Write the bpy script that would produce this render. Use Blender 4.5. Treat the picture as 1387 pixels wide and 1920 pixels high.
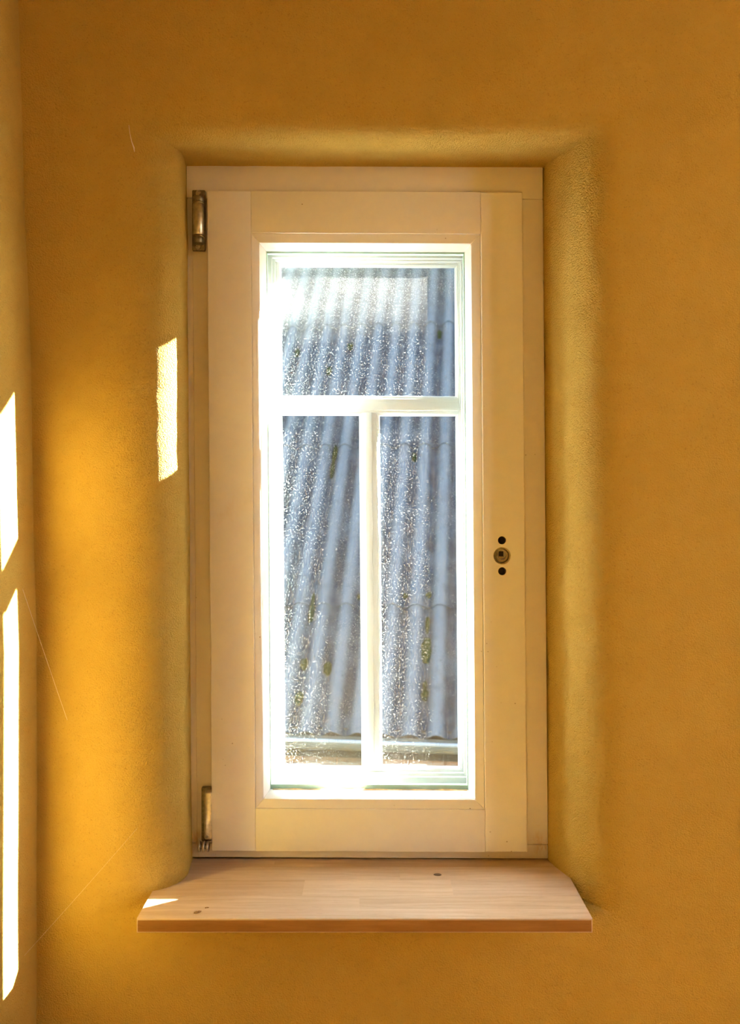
import bpy, bmesh, math, random
import numpy as np
from mathutils import Vector, Matrix, noise

random.seed(7)
for o in list(bpy.data.objects):
    bpy.data.objects.remove(o)
scene = bpy.context.scene
COL = scene.collection

# ------------------------------------------------------------------ camera
F, CX, CY = 1540.0, 693.5, 960.0          # focal length and centre of a 1387x1920 frame
K = 0.664                                  # metres per working unit (handle holes 43 mm apart)
CZ = 1.40                                  # eye height
WALL = 1.575                                # eye to wall plane, working units
cam_d = bpy.data.cameras.new('camera')
cam = bpy.data.objects.new('camera', cam_d); COL.objects.link(cam)
cam.location = (0, -WALL * K, CZ)
cam.rotation_euler = (math.pi / 2, 0, 0)
cam_d.sensor_fit = 'VERTICAL'; cam_d.sensor_height = 36.0
cam_d.lens = F / 1920 * 36.0
cam_d.clip_start = 0.02; cam_d.clip_end = 200
cam_d.dof.use_dof = True; cam_d.dof.focus_distance = 1.74 * K; cam_d.dof.aperture_fstop = 8.0
scene.camera = cam

# ------------------------------------------------------------------ sky, sun, exposure
S_, K_ = 1.70, 0.82                        # sun travels S_ left and K_ down per unit into the room
sun_dir = Vector((S_, 1.0, K_)).normalized()
world = bpy.data.worlds.new('sky'); scene.world = world
world.use_nodes = True
wn = world.node_tree; wn.nodes.clear()
sky = wn.nodes.new('ShaderNodeTexSky'); sky.sky_type = 'NISHITA'
sky.sun_disc = False
sky.sun_elevation = math.asin(sun_dir.z)
sky.sun_rotation = math.atan2(sun_dir.x, sun_dir.y)
sky.air_density = 1.0; sky.dust_density = 0.6; sky.ozone_density = 1.0
bg = wn.nodes.new('ShaderNodeBackground'); bg.inputs['Strength'].default_value = 1.0
wo = wn.nodes.new('ShaderNodeOutputWorld')
wn.links.new(sky.outputs[0], bg.inputs[0]); wn.links.new(bg.outputs[0], wo.inputs[0])
sun_l = bpy.data.lights.new('sun', 'SUN'); sun_l.energy = 215.0; sun_l.angle = math.radians(0.55)
sun_l.color = (1.0, 0.95, 0.89)
sun = bpy.data.objects.new('sun', sun_l); COL.objects.link(sun)
sun.rotation_euler = sun_dir.to_track_quat('Z', 'Y').to_euler()
sun.location = (4, 3, 4)
vs = scene.view_settings
vs.view_transform = 'Standard'; vs.look = 'None'; vs.gamma = 1.0; vs.use_curve_mapping = False
vs.exposure = 0.10
scene.cycles.max_bounces = 10; scene.cycles.diffuse_bounces = 6; scene.cycles.glossy_bounces = 3
scene.cycles.use_adaptive_sampling = True; scene.cycles.adaptive_threshold = 0.03
scene.cycles.transparent_max_bounces = 16; scene.cycles.transmission_bounces = 8
scene.cycles.sample_clamp_indirect = 60.0
scene.cycles.caustics_reflective = True; scene.cycles.caustics_refractive = False

# ------------------------------------------------------------------ helpers
RS = {}                                    # origin of every object in its root's space

def W(x, d, z):
    """working units (x right, d from the eye, z up from eye level) -> world"""
    return Vector((x * K, (d - WALL) * K, z * K + CZ))

SKX, SKZ = 0.0075, 0.0045                  # shear of opening and windows, fitted to the slanting image lines
def sk(x, d, z):
    return W(x - SKX * z, d, z - SKZ * x)

def ux(px, d): return (px - CX) / F * d
def uz(py, d): return (CY - py) / F * d

def link(o, parent):
    COL.objects.link(o)
    if parent is not None:
        o.parent = parent

def empty(name, loc=(0, 0, 0), parent=None, rs=None):
    o = bpy.data.objects.new(name, None)
    o.empty_display_size = 0.05
    loc = Vector(loc)
    o.location = loc if parent is None else loc - RS[parent.name]
    link(o, parent)
    RS[o.name] = Vector(rs) if rs is not None else loc
    return o

def finish(name, bm, mats, parent=None, smooth=None, origin=None):
    """turn a bmesh in root space into one object whose origin lies at its middle"""
    bmesh.ops.recalc_face_normals(bm, faces=bm.faces)
    cs = [v.co for v in bm.verts]
    if origin is None:
        lo = Vector((min(c.x for c in cs), min(c.y for c in cs), min(c.z for c in cs)))
        hi = Vector((max(c.x for c in cs), max(c.y for c in cs), max(c.z for c in cs)))
        origin = (lo + hi) / 2
    origin = Vector(origin)
    bmesh.ops.translate(bm, verts=bm.verts, vec=-origin)
    me = bpy.data.meshes.new(name)
    bm.to_mesh(me); bm.free()
    if not isinstance(mats, (list, tuple)):
        mats = [mats]
    for m in mats:
        me.materials.append(m)
    if smooth is not None:
        me.polygons.foreach_set('use_smooth', [True] * len(me.polygons))
        if smooth < 180:
            try:
                me.set_sharp_from_angle(angle=math.radians(smooth))
            except Exception:
                pass
    o = bpy.data.objects.new(name, me)
    o.location = origin if parent is None else origin - RS[parent.name]
    link(o, parent)
    RS[o.name] = origin
    return o

def copy_of(src, loc, parent, rot=None):
    o = src.copy(); COL.objects.link(o); o.parent = parent
    loc = Vector(loc)
    o.location = loc - (RS[parent.name] if parent else Vector())
    if rot: o.rotation_euler = rot
    RS[o.name] = loc
    return o

def hexa(bm, pts, mi=0):
    """8 corners: 4 of the front loop then 4 of the back loop"""
    vs_ = [bm.verts.new(p) for p in pts]
    fs = []
    for q in ((0, 1, 2, 3), (7, 6, 5, 4), (0, 4, 5, 1), (1, 5, 6, 2), (2, 6, 7, 3), (3, 7, 4, 0)):
        f = bm.faces.new([vs_[i] for i in q]); f.material_index = mi; fs.append(f)
    return vs_, fs

def bevel(bm, w, seg=2, edges=None):
    bmesh.ops.bevel(bm, geom=list(edges if edges is not None else bm.edges), offset=w, segments=seg,
                    profile=0.5, affect='EDGES', clamp_overlap=True)

def bx(bm, x0, x1, z0, z1, d0, d1, f=sk):
    return hexa(bm, [f(x0, d0, z0), f(x1, d0, z0), f(x1, d0, z1), f(x0, d0, z1),
                     f(x0, d1, z0), f(x1, d1, z0), f(x1, d1, z1), f(x0, d1, z1)])

def bxpx(bm, px0, px1, py0, py1, d0, d1, dref=None):
    d = dref or d0
    return bx(bm, ux(px0, d), ux(px1, d), uz(py1, d), uz(py0, d), d0, d1)

def wbox(bm, lo, hi):
    x0, y0, z0 = lo; x1, y1, z1 = hi
    return hexa(bm, [Vector(p) for p in ((x0, y0, z0), (x1, y0, z0), (x1, y0, z1), (x0, y0, z1),
                                         (x0, y1, z0), (x1, y1, z0), (x1, y1, z1), (x0, y1, z1))])

def lathe(bm, prof, centre, axis='Z', seg=20, mi=0):
    """prof: list of (radius, height); closed with caps"""
    c = Vector(centre); rings = []
    for r, h in prof:
        ring = []
        for i in range(seg):
            a = 2 * math.pi * i / seg
            if axis == 'Z': p = Vector((r * math.cos(a), r * math.sin(a), h))
            elif axis == 'Y': p = Vector((r * math.cos(a), h, r * math.sin(a)))
            else: p = Vector((h, r * math.cos(a), r * math.sin(a)))
            ring.append(bm.verts.new(c + p))
        rings.append(ring)
    for a, b in zip(rings[:-1], rings[1:]):
        for i in range(seg):
            j = (i + 1) % seg
            f = bm.faces.new((a[i], a[j], b[j], b[i])); f.material_index = mi
    for ring in (rings[0], rings[-1]):
        f = bm.faces.new(ring); f.material_index = mi

def tube(bm, pts, r, seg=6):
    pts = [Vector(p) for p in pts]; rings = []
    for i, p in enumerate(pts):
        t = (pts[min(i + 1, len(pts) - 1)] - pts[max(i - 1, 0)]).normalized()
        u = t.orthogonal().normalized(); v = t.cross(u)
        if rings:
            u = (lastu - t * lastu.dot(t)).normalized(); v = t.cross(u)
        lastu = u
        rr = r[i] if isinstance(r, (list, tuple)) else r
        rings.append([bm.verts.new(p + rr * (math.cos(2 * math.pi * k / seg) * u + math.sin(2 * math.pi * k / seg) * v)) for k in range(seg)])
    for a, b in zip(rings[:-1], rings[1:]):
        for k in range(seg):
            j = (k + 1) % seg
            bm.faces.new((a[k], a[j], b[j], b[k]))
    bm.faces.new(rings[0]); bm.faces.new(rings[-1])

def struct(o): o['kind'] = 'structure'; return o
def tag(o, label, cat, group=None, kind=None):
    o['label'] = label; o['category'] = cat
    if group: o['group'] = group
    if kind: o['kind'] = kind
    return o

# ------------------------------------------------------------------ materials
class NT:
    def __init__(self, name):
        self.m = bpy.data.materials.new(name); self.m.use_nodes = True
        self.t = self.m.node_tree; self.t.nodes.clear()
        self.out = self.t.nodes.new('ShaderNodeOutputMaterial')
        self.pos = self.t.nodes.new('ShaderNodeNewGeometry').outputs['Position']
    def n(self, typ, **kw):
        nd = self.t.nodes.new(typ)
        for k, v in kw.items(): setattr(nd, k, v)
        return nd
    def l(self, a, b): self.t.links.new(a, b)
    def val(self, sock, v):
        if hasattr(v, 'links') or isinstance(v, bpy.types.NodeSocket): self.l(v, sock)
        else: sock.default_value = v
    def mapping(self, scale=(1, 1, 1), loc=(0, 0, 0), src=None):
        m = self.n('ShaderNodeMapping'); m.inputs['Scale'].default_value = scale; m.inputs['Location'].default_value = loc
        self.l(src or self.pos, m.inputs['Vector']); return m.outputs[0]
    def noise(self, scale, detail=3, rough=0.5, vec=None, dist=0.0):
        nd = self.n('ShaderNodeTexNoise'); nd.inputs['Scale'].default_value = scale
        nd.inputs['Detail'].default_value = detail; nd.inputs['Roughness'].default_value = rough
        nd.inputs['Distortion'].default_value = dist
        self.l(vec or self.pos, nd.inputs['Vector']); return nd.outputs['Fac']
    def vor(self, scale, feature='F1', vec=None, rnd=1.0):
        nd = self.n('ShaderNodeTexVoronoi', feature=feature); nd.inputs['Scale'].default_value = scale
        nd.inputs['Randomness'].default_value = rnd
        self.l(vec or self.pos, nd.inputs['Vector']); return nd.outputs['Distance']
    def ramp(self, fac, stops):
        nd = self.n('ShaderNodeValToRGB'); el = nd.color_ramp.elements
        while len(el) < len(stops): el.new(0.5)
        for e, (p, c) in zip(el, stops):
            e.position = p; e.color = (*c, 1) if len(c) == 3 else c
        self.l(fac, nd.inputs[0]); return nd.outputs[0]
    def mr(self, v, a, b, c, d, clamp=True):
        nd = self.n('ShaderNodeMapRange', clamp=clamp)
        self.l(v, nd.inputs[0])
        for i, q in enumerate((a, b, c, d)): nd.inputs[i + 1].default_value = q
        return nd.outputs[0]
    def math(self, op, a, b=None, clamp=False):
        nd = self.n('ShaderNodeMath', operation=op, use_clamp=clamp)
        self.val(nd.inputs[0], a)
        if b is not None: self.val(nd.inputs[1], b)
        return nd.outputs[0]
    def mix(self, fac, a, b, blend='MIX'):
        nd = self.n('ShaderNodeMix', data_type='RGBA', blend_type=blend)
        self.val(nd.inputs[0], fac)
        for s, v in ((nd.inputs[6], a), (nd.inputs[7], b)):
            if isinstance(v, (tuple, list)): s.default_value = (*v, 1) if len(v) == 3 else v
            else: self.l(v, s)
        return nd.outputs[2]
    def bump(self, h, strength, dist, normal=None):
        nd = self.n('ShaderNodeBump'); self.val(nd.inputs['Strength'], strength); nd.inputs['Distance'].default_value = dist
        self.l(h, nd.inputs['Height'])
        if normal is not None: self.l(normal, nd.inputs['Normal'])
        return nd.outputs[0]
    def bsdf(self, color, rough=0.6, metal=0.0, normal=None, spec=0.5):
        b = self.n('ShaderNodeBsdfPrincipled')
        if isinstance(color, (tuple, list)): b.inputs['Base Color'].default_value = (*color, 1)
        else: self.l(color, b.inputs['Base Color'])
        self.val(b.inputs['Roughness'], rough); b.inputs['Metallic'].default_value = metal
        b.inputs['Specular IOR Level'].default_value = spec
        if normal is not None: self.l(normal, b.inputs['Normal'])
        self.l(b.outputs[0], self.out.inputs[0]); return b

def simple(name, color, rough=0.6, metal=0.0, var=0.12, scale=40.0, spec=0.5, bump=0.0, bscale=300.0):
    t = NT(name)
    c = t.mix(t.mr(t.noise(scale, 4), 0.3, 0.7, 0, 1), tuple(v * (1 - var) for v in color), tuple(min(1, v * (1 + var)) for v in color))
    nrm = t.bump(t.noise(bscale, 3), bump, 0.001) if bump else None
    t.bsdf(c, rough, metal, nrm, spec); return t.m

def plaster(name, grain=1.0):
    t = NT(name)
    big = t.noise(3.2, 2, 0.55); mid = t.noise(38, 2, 0.6); fine = t.noise(950, 1, 0.6)
    c = t.mix(t.mr(big, 0.3, 0.7, 0, 1), (0.55, 0.368, 0.084), (0.615, 0.417, 0.103))
    c = t.mix(t.math('MULTIPLY', t.mr(mid, 0.35, 0.7, 0, 1), 0.25), c, (0.51, 0.325, 0.060))
    pits = t.mr(t.noise(430, 1, 0.5), 0.28, 0.36, 1, 0)
    c = t.mix(t.math('MULTIPLY', pits, 0.32), c, (0.30, 0.165, 0.04))
    at = t.n('ShaderNodeAttribute', attribute_name='coarse')
    h = t.math('ADD', t.math('MULTIPLY', fine, 0.45), t.math('MULTIPLY', t.noise(470, 1, 0.55), 1.0))
    st = t.math('ADD', t.math('MULTIPLY', at.outputs['Fac'], 0.85), 0.42 * grain)
    hm = t.math('ADD', t.math('MULTIPLY', t.math('MULTIPLY', h, st), 0.0028), t.math('MULTIPLY', mid, 0.00096))
    n2 = t.bump(hm, 1.0, 1.0)
    t.bsdf(c, 0.92, 0, n2, 0.15); return t.m

M = {}
M['outer_dark'] = simple('darkened_outer_face', (0.055, 0.058, 0.065), 0.8, scale=8)  # unseen outside face, darkened to keep warm bounce off the neighbouring roof
M['plaster'] = plaster('ochre_clay_plaster')

def paint(name, color, smudge):
    t = NT(name)
    n = t.noise(9, 5, 0.62)
    c = t.mix(t.mr(t.noise(60, 3), 0.3, 0.7, 0, 1), tuple(v * 0.97 for v in color), color)
    sm = t.math('MULTIPLY', t.mr(n, 0.62, 0.74, 0, 1), t.mr(t.noise(120, 4, 0.7, t.mapping((1, 1, 0.25))), 0.42, 0.62, 0, 1))
    c = t.mix(t.math('MULTIPLY', sm, smudge), c, (0.62, 0.40, 0.13))
    dots = t.math('MULTIPLY', t.mr(t.vor(95), 0.06, 0.11, 1, 0), t.mr(t.noise(14, 2), 0.62, 0.7, 0, 1))
    c = t.mix(t.math('MULTIPLY', dots, 0.8), c, (0.25, 0.15, 0.06))
    nrm = t.bump(t.noise(500, 2, 0.5, t.mapping((1, 1, 0.12))), 0.06, 0.0006)
    t.bsdf(c, 0.38, 0, nrm, 0.45); return t.m
M['paint'] = paint('cream_window_paint', (0.83, 0.80, 0.775), 0.3)
M['frame_paint'] = paint('smudged_frame_paint', (0.82, 0.78, 0.735), 0.9)
M['white'] = paint('white_outer_window_paint', (0.75, 0.775, 0.80), 0.15)
M['seal'] = simple('pale_green_glazing_seal', (0.50, 0.68, 0.56), 0.5)
M['stain'] = simple('rusty_sealant', (0.60, 0.40, 0.18), 0.7, var=0.45, scale=60)

def oak(name, base, dark, seed):
    t = NT(name)
    v = t.mapping((5.0, 60.0, 60.0), (seed * 3.7, seed * 1.3, seed * 2.1))
    g = t.noise(1.6, 6, 0.62, v, 0.6)
    ring = t.n('ShaderNodeTexWave', wave_type='BANDS', bands_direction='Y')
    ring.inputs['Scale'].default_value = 0.55; ring.inputs['Distortion'].default_value = 9.0
    ring.inputs['Detail'].default_value = 3; ring.inputs['Detail Scale'].default_value = 1.1
    t.l(t.mapping((7.0, 45.0, 45.0), (seed * 2.3, seed, 0)), ring.inputs['Vector'])
    c = t.mix(t.mr(g, 0.3, 0.72, 0, 1), base, dark)
    c = t.mix(t.math('MULTIPLY', t.mr(ring.outputs['Fac'], 0.55, 1, 0, 1), 0.30), c, dark)
    pores = t.mr(t.noise(1.0, 3, 0.5, t.mapping((60, 1500, 1500))), 0.60, 0.72, 0, 0.35)
    c = t.mix(pores, c, tuple(q * 0.5 for q in dark))
    t.bsdf(c, 0.55, 0, t.bump(g, 0.08, 0.0006), 0.35); return t.m
OAK = [oak('oak_stave_a', (0.73, 0.56, 0.41), (0.58, 0.40, 0.25), 1),
       oak('oak_stave_b', (0.70, 0.54, 0.41), (0.56, 0.39, 0.26), 2),
       oak('oak_stave_c', (0.75, 0.58, 0.43), (0.61, 0.42, 0.27), 3),
       oak('oak_stave_d', (0.68, 0.51, 0.36), (0.54, 0.36, 0.22), 4)]
M['oak_edge_shaded'] = oak('shaded_oak_front', (0.46, 0.235, 0.075), (0.30, 0.13, 0.03), 6)  # same oak; dim yellowish light on the front painted into the colour
M['knot'] = simple('dark_knot', (0.16, 0.11, 0.07), 0.7)
M['crumb'] = simple('brown_crumb', (0.22, 0.10, 0.03), 0.8, var=0.5, scale=900)
M['crumb2'] = simple('tan_crumb', (0.55, 0.34, 0.13), 0.8, var=0.4, scale=900)
M['steel'] = simple('aged_steel', (0.62, 0.58, 0.50), 0.34, 0.95, var=0.2, scale=200)
M['steel_dark'] = simple('dark_tarnished_steel', (0.26, 0.235, 0.18), 0.42, 0.9, var=0.3, scale=300)
M['brass_dark'] = simple('dark_brass', (0.30, 0.25, 0.14), 0.38, 0.9, var=0.3, scale=400)
M['hole'] = simple('hole_shade', (0.035, 0.022, 0.012), 0.9)  # near-black lining: shade deep in the holes painted as colour
M['thread'] = simple('spider_silk', (0.85, 0.78, 0.62), 0.5)

def glass(name, tint, dirt=None, haze_gloss=0.02):
    t = NT(name)
    tr = t.n('ShaderNodeBsdfTransparent'); tr.inputs[0].default_value = (*tint, 1)
    gl = t.n('ShaderNodeBsdfGlossy'); gl.inputs['Roughness'].default_value = haze_gloss
    lw = t.n('ShaderNodeLayerWeight'); lw.inputs['Blend'].default_value = 0.5
    fr = t.math('MULTIPLY_ADD', t.math('POWER', lw.outputs['Facing'], 5.0), 0.96); fr.node.inputs[2].default_value = 0.04
    m1 = t.n('ShaderNodeMixShader'); t.l(fr, m1.inputs[0]); t.l(tr.outputs[0], m1.inputs[1]); t.l(gl.outputs[0], m1.inputs[2])
    if dirt is None:
        t.l(m1.outputs[0], t.out.inputs[0]); return t.m
    base, speck, z_top, z_low, top_amt = dirt
    # short curled fibres of dust: broken cell edges, plus round grains
    warp = t.n('ShaderNodeTexNoise'); warp.inputs['Scale'].default_value = 330; warp.inputs['Detail'].default_value = 2
    t.l(t.pos, warp.inputs['Vector'])
    wv = t.n('ShaderNodeVectorMath', operation='MULTIPLY_ADD'); wv.inputs[1].default_value = (0.004, 0.004, 0.004)
    t.l(warp.outputs['Color'], wv.inputs[0]); t.l(t.pos, wv.inputs[2])
    flat = t.mapping((1, 0, 1), src=wv.outputs[0])
    edge = t.mr(t.vor(430, 'DISTANCE_TO_EDGE', flat), 0.025, 0.075, 1, 0)
    brk = t.mr(t.noise(380, 2, 0.5, flat), 0.51, 0.57, 0, 1)
    fib = t.math('MULTIPLY', edge, brk)
    grains = t.mr(t.vor(640, 'F1', flat), 0.10, 0.24, 1, 0)
    grains = t.math('MULTIPLY', grains, t.mr(t.noise(150, 2), 0.5, 0.62, 0, 1))
    patch = t.mr(t.noise(13, 4, 0.6), 0.25, 0.75, 0.45, 1.35)
    fine = t.mr(t.noise(900, 2, 0.6), 0.3, 0.7, 0.35, 1.65)
    sp = t.math('MULTIPLY', t.math('MAXIMUM', fib, grains), speck)
    sep = t.n('ShaderNodeSeparateXYZ'); t.l(t.pos, sep.inputs[0])
    zz = t.math('ADD', sep.outputs[2], t.mr(t.noise(30, 3), 0.3, 0.7, -0.012, 0.012))
    top = t.mr(zz, z_low, z_top, 0, 1)
    dens = t.math('ADD', base, t.math('MULTIPLY', top, top_amt))
    haze = t.math('MULTIPLY', t.math('MULTIPLY', dens, patch), fine)
    mask = t.math('ADD', t.math('MULTIPLY', sp, patch), haze, clamp=True)
    df = t.n('ShaderNodeBsdfDiffuse'); df.inputs[0].default_value = (0.78, 0.78, 0.76, 1)
    tl = t.n('ShaderNodeBsdfTranslucent'); tl.inputs[0].default_value = (0.80, 0.80, 0.78, 1)
    md = t.n('ShaderNodeMixShader'); md.inputs[0].default_value = 0.07
    t.l(df.outputs[0], md.inputs[1]); t.l(tl.outputs[0], md.inputs[2])
    m2 = t.n('ShaderNodeMixShader'); t.l(mask, m2.inputs[0]); t.l(m1.outputs[0], m2.inputs[1]); t.l(md.outputs[0], m2.inputs[2])
    t.l(m2.outputs[0], t.out.inputs[0]); return t.m
M['glass'] = glass('clear_glass', (0.96, 0.985, 0.975))
M['inner_glass'] = glass('slightly_hazed_glass', (0.965, 0.985, 0.975), None, 0.28)
G2D = 1.85
zt_ = CZ + uz(540, G2D) * K; zl_ = CZ + uz(640, G2D) * K
M['dusty'] = glass('dusty_glass_top', (0.95, 0.975, 0.975), (0.010, 0.38, zt_, zl_, 0.22))
M['dusty_low'] = glass('dusty_glass_low', (0.95, 0.975, 0.975), (0.010, 0.38, 50, 49, 0.0))

# ------------------------------------------------------------------ room shell
RX, RY, RZ = 1.90, -3.20, 2.45            # right wall, rear wall, ceiling (metres)
UX1, UZ1, UZ0 = RX / K, (RZ - CZ) / K, -CZ / K

def corner_x(zu):
    """the left corner leans and wavers a little"""
    return float(np.interp(zu, [-2.2, -0.95, -0.24, 0.0, 0.30, 0.58, 0.97, 1.7], [-0.640, -0.639, -0.639, -0.646, -0.650, -0.662, -0.674, -0.682]))

def build_wall_back():
    tab_d = [1.575, 1.577, 1.582, 1.590, 1.600, 1.612, 1.633, 1.660, 1.690, 1.720, 1.740, 1.765]
    tab_l = [-0.520, -0.478, -0.448, -0.427, -0.408, -0.394, -0.378, -0.3735, -0.3765, -0.3803, -0.3822, -0.3832]
    tab_r = [0.510, 0.482, 0.459, 0.441, 0.4275, 0.416, 0.403, 0.3920, 0.3820, 0.3742, 0.3714, 0.3706]
    tab_t = [0.800, 0.768, 0.748, 0.736, 0.7285, 0.7245, 0.7225, 0.7235, 0.7262, 0.7298, 0.7308, 0.7312]
    tab_b = [-0.800, -0.778, -0.768, -0.764, -0.762, -0.762, -0.762, -0.762, -0.762, -0.762, -0.762, -0.762]
    tt = np.linspace(0, len(tab_d) - 1, 56); ti = np.arange(len(tab_d))
    def up(tab):
        a = np.interp(tt, ti, tab)
        for _ in range(6):
            b = a.copy(); b[1:-1] = (a[:-2] + 2 * a[1:-1] + a[2:]) / 4; a = b
        return a
    D, L, R, T, B = up(tab_d), up(tab_l), up(tab_r), up(tab_t), up(tab_b)
    loops = []
    for f in (1.0, 0.7, 0.45, 0.28, 0.16, 0.09, 0.04):
        loops.append((L[0] * (1 - f) + (-0.70) * f, R[0] * (1 - f) + (UX1 + 0.05) * f,
                      T[0] * (1 - f) + (UZ1 + 0.05) * f, B[0] * (1 - f) + (UZ0 - 0.05) * f, D[0], 0.0))
    for i in range(len(D)):
        q_ = i / (len(D) - 1); w = min(1.0, q_ / 0.36); w = w * w * (3 - 2 * w)
        if q_ > 0.55: w *= 1 - 0.7 * (q_ - 0.55) / 0.45
        loops.append((L[i], R[i], T[i], B[i], D[i], w))
    nA = len(loops)
    # masonry behind the plaster: rebate for the inner frame, then the outer opening and the outside face
    loops += [(-0.392, 0.378, 0.740, -0.765, 1.806, 0), (-0.31, 0.29, 0.675, -0.70, 1.806, 0), (-0.31, 0.29, 0.675, -0.70, 1.912, 0),
              (-0.78, UX1 + 0.25, UZ1 + 0.2, UZ0 - 0.2, 1.912, 0)]
    nx, nz = 70, 110
    bm = bmesh.new(); lay = bm.verts.layers.float.new('coarse')
    rings = []
    for li, (l, r, t, b, d, w) in enumerate(loops):
        pts = []
        for i in range(nx): pts.append((l + (r - l) * i / nx, b))
        for i in range(nz): pts.append((r, b + (t - b) * i / nz))
        for i in range(nx): pts.append((r - (r - l) * i / nx, t))
        for i in range(nz): pts.append((l, t - (t - b) * i / nz))
        ring = []
        for (x, z) in pts:
            p = sk(x, d, z) if 3 < li else W(x, d, z)
            if 3 < li < nA:
                q = p * 9.0
                dv = noise.noise_vector(q) * 0.0016 + noise.noise_vector(p * 34.0) * 0.0007
                if li > nA - 6:          # ragged edge of the plaster against the frame
                    dv += noise.noise_vector(p * 55.0) * 0.0009
                p = p + dv
            elif 0 < li < nA:
                p = p + Vector((0, noise.noise(p * 5.0) * 0.0022, 0))
            v = bm.verts.new(p); v[lay] = w; ring.append(v)
        rings.append(ring)
    n = len(rings[0])
    for a, c in zip(rings[:-1], rings[1:]):
        for i in range(n):
            j = (i + 1) % n
            bm.faces.new((a[i], a[j], c[j], c[i]))
    # close the top, bottom and sides between inside and outside faces
    a, c = rings[0], rings[-1]
    for i in range(n):
        j = (i + 1) % n
        bm.faces.new((c[i], c[j], a[j], a[i]))
    yo = W(0, 1.90, 0).y
    for f in bm.faces:
        if all(v.co.y > yo for v in f.verts): f.material_index = 1
    o = finish('wall_back', bm, [M['plaster'], M['outer_dark']], smooth=60)
    struct(o); o['label'] = 'ochre clay plaster wall around the window with softly rounded reveals'
    return o
build_wall_back()

def build_wall_left():
    bm = bmesh.new(); lay = bm.verts.layers.float.new('coarse')
    ys = [0.12, 0.06, 0.03] + [-0.0035 * i for i in range(0, 30)] + [-0.12, -0.16, -0.22, -0.3, -0.5, -0.9, -1.4, -2.0, -2.7, RY - 0.1]
    zs = np.linspace(UZ0 - 0.05, UZ1 + 0.05, 90)
    g = []
    for y in ys:
        row = []
        for zu in zs:
            yy = max(0, -y / K)
            toe = 0.0138 * math.sin(math.pi / 2 * min(yy / 0.11, 1.0))
            x = (corner_x(zu) + toe) * K
            x += noise.noise(Vector((y * 7, zu * 3.2, 5))) * 0.0018
            v = bm.verts.new((x, y, zu * K + CZ)); v[lay] = 0.25; row.append(v)
        g.append(row)
    for a, b in zip(g[:-1], g[1:]):
        for i in range(len(zs) - 1):
            bm.faces.new((a[i], a[i + 1], b[i + 1], b[i]))
    # outer skin gives the wall its thickness
    bo = [bm.verts.new((-0.75, y, z)) for y, z in ((ys[0], g[0][0].co.z), (ys[0], g[0][-1].co.z), (ys[-1], g[0][-1].co.z), (ys[-1], g[0][0].co.z))]
    bm.faces.new(bo)
    bm.faces.new([bo[0], *g[0], bo[1]]); bm.faces.new([bo[3], *g[-1], bo[2]])
    bm.faces.new([bo[0], *[r[0] for r in g], bo[3]]); bm.faces.new([bo[1], *[r[-1] for r in g], bo[2]])
    o = finish('wall_left', bm, M['plaster'], smooth=60)
    struct(o); o['label'] = 'ochre plaster side wall at the left edge catching a strip of sun'
build_wall_left()

M['timber'] = simple('timber_floor', (0.42, 0.26, 0.13), 0.5, scale=12)
M['ceil'] = simple('timber_ceiling', (0.36, 0.25, 0.14), 0.8, var=0.1, scale=6)
M['limewash'] = simple('warm_white_limewash', (0.80, 0.74, 0.64), 0.9, var=0.06, scale=5, bump=0.2)
def shell(name, boxes, mat, label):
    bm = bmesh.new()
    for lo, hi in boxes: wbox(bm, lo, hi)
    o = finish(name, bm, mat); struct(o); o['label'] = label; return o
shell('floor', [((-0.7, RY - 0.2, -0.2), (RX + 0.2, 0.0, 0.0))], M['timber'], 'timber floor of the room below the picture')
shell('ceiling', [((-0.7, RY - 0.2, RZ), (RX + 0.2, 0.0, RZ + 0.2))], M['ceil'], 'timber ceiling above the picture')
shell('wall_rear', [((-0.7, RY - 0.2, 0.0), (RX + 0.2, RY, RZ))], M['limewash'], 'limewashed wall behind the viewer')
# unseen right wall; its opening is added to light the room
OY0, OY1, OZ0, OZ1 = -1.08, -0.49, 1.20, 2.02
shell('wall_right', [((RX, RY - 0.2, 0.0), (RX + 0.12, OY0, RZ)), ((RX, OY1, 0.0), (RX + 0.12, 0.02, RZ)),
                     ((RX, OY0, 0.0), (RX + 0.12, OY1, OZ0)), ((RX, OY0, OZ1), (RX + 0.12, OY1, RZ))], M['limewash'],
      'limewashed wall to the right of the viewer with an opening added to light the room')

# ------------------------------------------------------------------ neighbouring house seen through the panes
ROOF_D, PITCH, YAW, LAM = 5.56, math.radians(50.6), math.radians(-7.2), 0.177
GROUND = -2.8
eave = Vector((0, -WALL * K + ROOF_D, CZ + uz(1379, ROOF_D)))
HZ = eave.z - GROUND
house = empty('neighbouring_house', (eave.x, eave.y, GROUND), rs=(0, 0, 0))
house.rotation_euler = (0, 0, YAW)
tag(house, 'neighbouring house with grey corrugated roof, gutter and brick wall seen through the panes', 'house')
sp_, cp_ = math.sin(PITCH), math.cos(PITCH)
def roof_pt(x, t, h): return Vector((x, t * cp_ - h * sp_, HZ + t * sp_ + h * cp_))
PH = ux(768, ROOF_D)

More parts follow.
